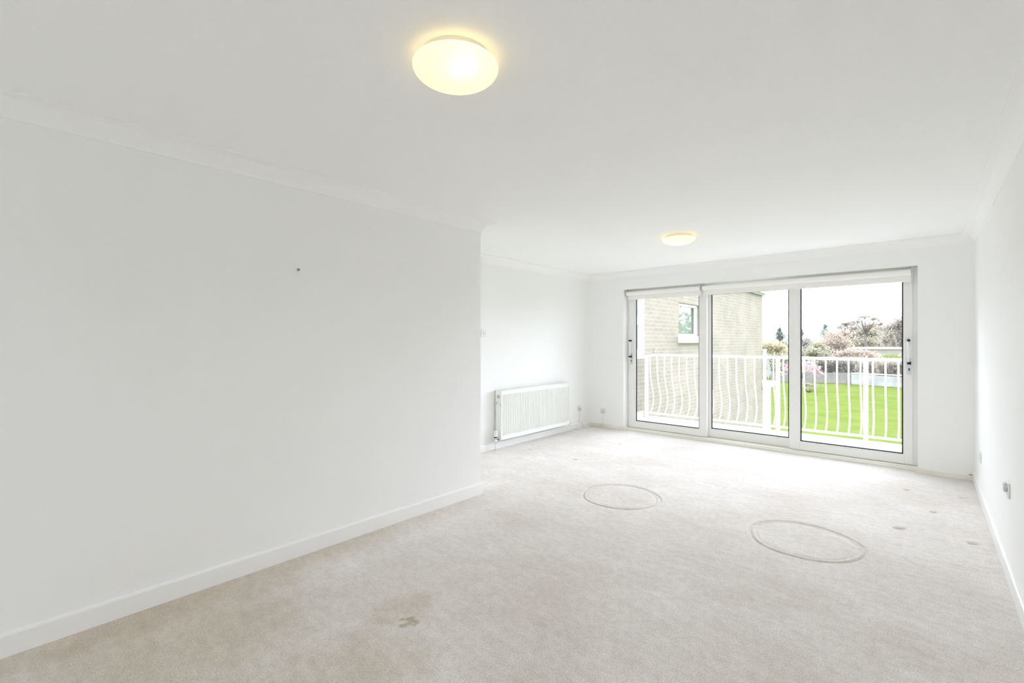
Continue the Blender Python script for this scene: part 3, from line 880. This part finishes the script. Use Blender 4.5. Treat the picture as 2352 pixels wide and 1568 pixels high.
# boundary of the lawn
def strip(name, label, cat, u0, d0, u1, d1, z0, z1, m, parts):
    (xa_, ya_), (xb2, yb2) = at(u0, d0), at(u1, d1)
    L_ = math.hypot(xb2-xa_, yb2-ya_); ang = math.atan2(yb2-ya_, xb2-xa_)
    t = thing(name, label, cat, (xa_, ya_, ZG), rz=ang)
    parts(t, L_, z0-ZG, z1-ZG, m); return t
M_fence = noise_mat('weathered_fence_board', (.30,.275,.265), (.36,.34,.33), 3, .9)
M_whitewall = noise_mat('whitewashed_block', (.58,.58,.58), (.42,.42,.43), .9, .9, .4, 8, bdist=.03)
def fence_parts(t, L_, z0, z1, m):
    n = int(L_/1.8)
    b = MB()
    k = 0
    while k*.15 < L_:
        b.box(k*.15, k*.15+.14, -.012, .012, z0, z1 + random.uniform(-.02,.02)); k += 1
    b.build('boards', m, t)
    for i in range(n+1):
        p = MB(); p.box(i*1.8-.05, i*1.8+.05, .012, .11, z0, z1+.05); p.build('fence_post', m, t)
strip('garden_fence', 'weathered grey board fence at the far edge of the lawn', 'fence', 1772, 47, 1962, 44.5, ZG, -1.72, M_fence, fence_parts)
def wall_parts(t, L_, z0, z1, m):
    b = MB()
    k = 0; x = 0
    while x < L_:
        b.box(x, x+2.0, -.12, .12, z0, z1 - .10*((k*7) % 3)); x += 2.0; k += 1
    b.build('blockwork', m, t)
    c = MB(); c.box(0, x, -.16, .16, z1, z1+.08); c.build('coping', M_white_board, t)
strip('garden_wall', 'low whitewashed wall right of the board fence behind lawn', 'wall', 1957, 44, 2125, 39.5, ZG, -1.72, M_whitewall, wall_parts)
# long pale shed and grassy bank beyond
(sxa, sya), (sxb, syb) = at(1938, 67), at(2070, 65)
sh = thing('long_shed', 'long low pale roofed shed among the trees beyond the garden', 'shed', (sxa, sya, ZG), rz=math.atan2(syb-sya, sxb-sxa))
SL = math.hypot(sxb-sxa, syb-sya)
b = MB(); b.box(0, SL, -1.5, 1.5, 0, 3.02); b.build('shed_wall', noise_mat('pale_timber', (.42,.38,.33), (.48,.44,.38), 1, .9), sh)
b = MB(); b.add([(-.2,-1.7,3.02),(SL+.2,-1.7,3.02),(SL+.2,1.7,3.02),(-.2,1.7,3.02),(-.2,0,3.3),(SL+.2,0,3.3)], [(0,1,5,4),(2,3,4,5),(0,4,3),(1,2,5),(0,3,2,1)]); b.build('shed_roof', noise_mat('pale_roof', (.48,.46,.43), (.55,.53,.50), .8, .9), sh)
bx, by = at(2045, 59)
bk = MB(); vv = []; ff = []
for i in range(9):
    for j in range(17):
        X_ = (j/16-.5)*9; Y_ = (i/8-.5)*6
        vv.append((X_, Y_, 2.35*max(0, 1-(X_/4.5)**2)**.6*max(0, 1-(Y_/3)**2)**.6))
for i in range(8):
    for j in range(16): ff.append((i*17+j, i*17+j+1, (i+1)*17+j+1, (i+1)*17+j))
bk.add(vv, ff, 0, True)
bko = bk.build('grass_bank', M_lawn, None); bko.location = (bx, by, ZG); struct(bko, 'grassy bank beyond the garden wall', 'bank')

# distant wooded skyline: uncountable
rs = np.random.default_rng(5)
bl = []
for k in range(46):
    u = 1690 + k*11; d = 185 + rs.uniform(-12, 12)
    bx_, by_ = at(u, d); top = zz(769 + rs.uniform(-2,4), d)
    hgt = (top - ZG)/2
    bl.append((bx_, by_, ZG + hgt*.9, 3.2, 3.2, hgt*.8))
V, F = foliage(rs, bl, 14000, .55)
tag(MB().add(V, F).build('distant_woodland', LM['grey']), 'hazy brown wooded skyline far beyond the garden', 'woodland', kind='stuff')

G = 'trees beyond the garden'
tree('conifer', 'small dark conifer on the skyline left of the door mullion', 'tree', 1791, 120, [(1791,758,4,6),(1790,766,8,7),(1792,775,10,7)], 'green', 900, .32, (3.5,.2), 11, G)
tree('conifer', 'dark conifer on the skyline right of the door mullion', 'tree', 1894, 120, [(1895,750,4,6),(1893,760,9,6),(1897,768,13,7)], 'green', 1000, .32, (3.5,.2), 12, G)
tree('conifer', 'slim dark conifer tight against the door mullion', 'tree', 1842, 130, [(1842,762,2.5,6),(1842,770,4,7)], 'green', 350, .3, (3.5,.2), 13, G)
tree('yellow_bush', 'pale yellow blossoming bush beside the end of the brick wall', 'bush', 1780, 55, [(1768,794,17,11),(1790,797,19,12),(1757,800,13,13),(1803,806,12,9),(1780,806,24,10)], 'yellow', 3800, .13, None, 14)
tree('evergreen_bush', 'grey green bush beneath the yellow blossom', 'bush', 1785, 52, [(1775,824,22,14),(1800,832,20,17),(1760,838,16,18),(1785,848,28,18)], 'olive', 3200, .13, None, 15)
tree('russet_tree', 'rounded russet tree left of the pale roofed shed', 'tree', 1918, 64, [(1918,776,26,18),(1898,796,24,18),(1930,792,26,20),(1912,810,40,14),(1938,768,16,14)], 'russet', 8000, .15, (3.4,.16), 16, G)
tree('olive_bush', 'yellowish olive bush left of the russet tree', 'bush', 1880, 52, [(1878,798,15,13),(1868,812,20,14),(1888,814,18,14)], 'olive', 4000, .13, None, 17)
tree('twiggy_tree', 'hazy leafless thicket right of the door mullion', 'tree', 1852, 75, [(1850,786,26,15),(1866,800,24,18),(1846,808,24,20)], 'grey', 5000, .18, (3,.12), 18, G)
tree('bare_tree', 'tall bare dark limbed tree crowning the garden skyline', 'tree', 1988, 72, [(1985,728,22,5),(2008,733,20,5),(1970,738,10,4),(2024,744,16,5),(1998,748,22,7)], 'brown', 420, .20, (6.2,.22), 19, G, None, 1.7)
tree('flat_topped_tree', 'flat topped pale brown tree left of the bare tree', 'tree', 1945, 82, [(1942,744,17,6),(1958,741,15,5),(1930,753,12,5),(1955,754,20,5),(1938,763,16,5)], 'brown', 2000, .17, (5.5,.2), 20, G, None, 1.3)
tree('olive_tree', 'broad olive and brown tree above the pale shed', 'tree', 1985, 90, [(1955,774,20,15),(1985,766,22,18),(2005,768,18,18),(1990,786,34,12),(1955,788,26,11),(2018,782,16,14)], 'olive', 9000, .2, (3.5,.2), 21, G)
tree('brown_tree', 'tall brown twiggy tree near right edge of the glass', 'tree', 2064, 80, [(2046,760,18,22),(2066,746,16,24),(2040,780,16,18),(2064,784,22,22),(2085,764,22,34)], 'brown', 8000, .18, (4.2,.2), 22, G, M_barkpale, 1.2)
tree('hazy_tree', 'pale hazy tree mass filling the skyline behind the pale shed', 'tree', 2020, 108, [(1940,772,18,14),(1965,764,20,18),(1992,758,20,18),(2020,760,20,20),(2048,756,18,22),(1978,784,34,12),(2030,784,34,12),(2072,760,18,26),(1950,788,24,9)], 'brown', 11000, .24, (4,.2), 30, G, M_barkpale)
tree('ivy_tree', 'slim ivy green tree among the brown twigs', 'tree', 2050, 73, [(2047,772,6,12),(2052,788,7,12)], 'olive', 900, .13, (4,.14), 23, G)
tree('russet_shrub', 'low russet shrub in front of the pale shed', 'bush', 1965, 56, [(1950,810,22,8),(1978,811,26,8),(1930,816,20,10),(2000,818,18,8)], 'russet', 3000, .12, None, 24)
bl = []  # unseen woodland added so the brick wing window mirrors greenery
for k in range(16):
    X_, Y_ = 4 + k*2.6, 62 + rs.uniform(-4, 4)
    bl.append((X_, Y_, ZG + 4.5, 3.0, 3.0, 4.2 + rs.uniform(-.8, .8)))
V, F = foliage(rs, bl, 9000, .34)
tag(MB().add(V, F).build('woodland', LM['olive']), 'unseen olive green woodland added past the lawn for the wing window to reflect', 'woodland', kind='stuff')
def hedge(u0, u1, d, vt, label, leaf, seed, n):
    blobs = [(u0 + (u1-u0)*i/9, (vt + 868)/2 + 3, (u1-u0)/12, (868-vt)/2) for i in range(10)]
    return tree('hedge', label, 'hedge', (u0+u1)/2, d, blobs, leaf, n, .12, None, seed, 'hedges behind the fence')
hedge(1885, 1960, 49.5, 820, 'dark brown green hedge behind the grey board fence', 'dark', 25, 6500)
hedge(1978, 2095, 46, 822, 'mixed brown hedge behind the whitewashed wall', 'brown', 26, 7000)
tree('magnolia', 'pink blossoming magnolia at the back of the lawn', 'tree', 1840, 40, [(1858,836,13,7),(1872,846,14,9),(1880,856,12,7),(1850,846,10,8),(1812,842,12,9),(1803,853,10,8),(1825,836,12,7)], 'pink', 1300, .075, (1.0,.08), 27, None, M_barkpale)
tree('bare_shrub', 'low leafless shrub at the left back edge of the lawn', 'bush', 1858, 37, [(1852,884,14,6),(1868,886,12,6)], 'olive', 500, .07, None, 28)
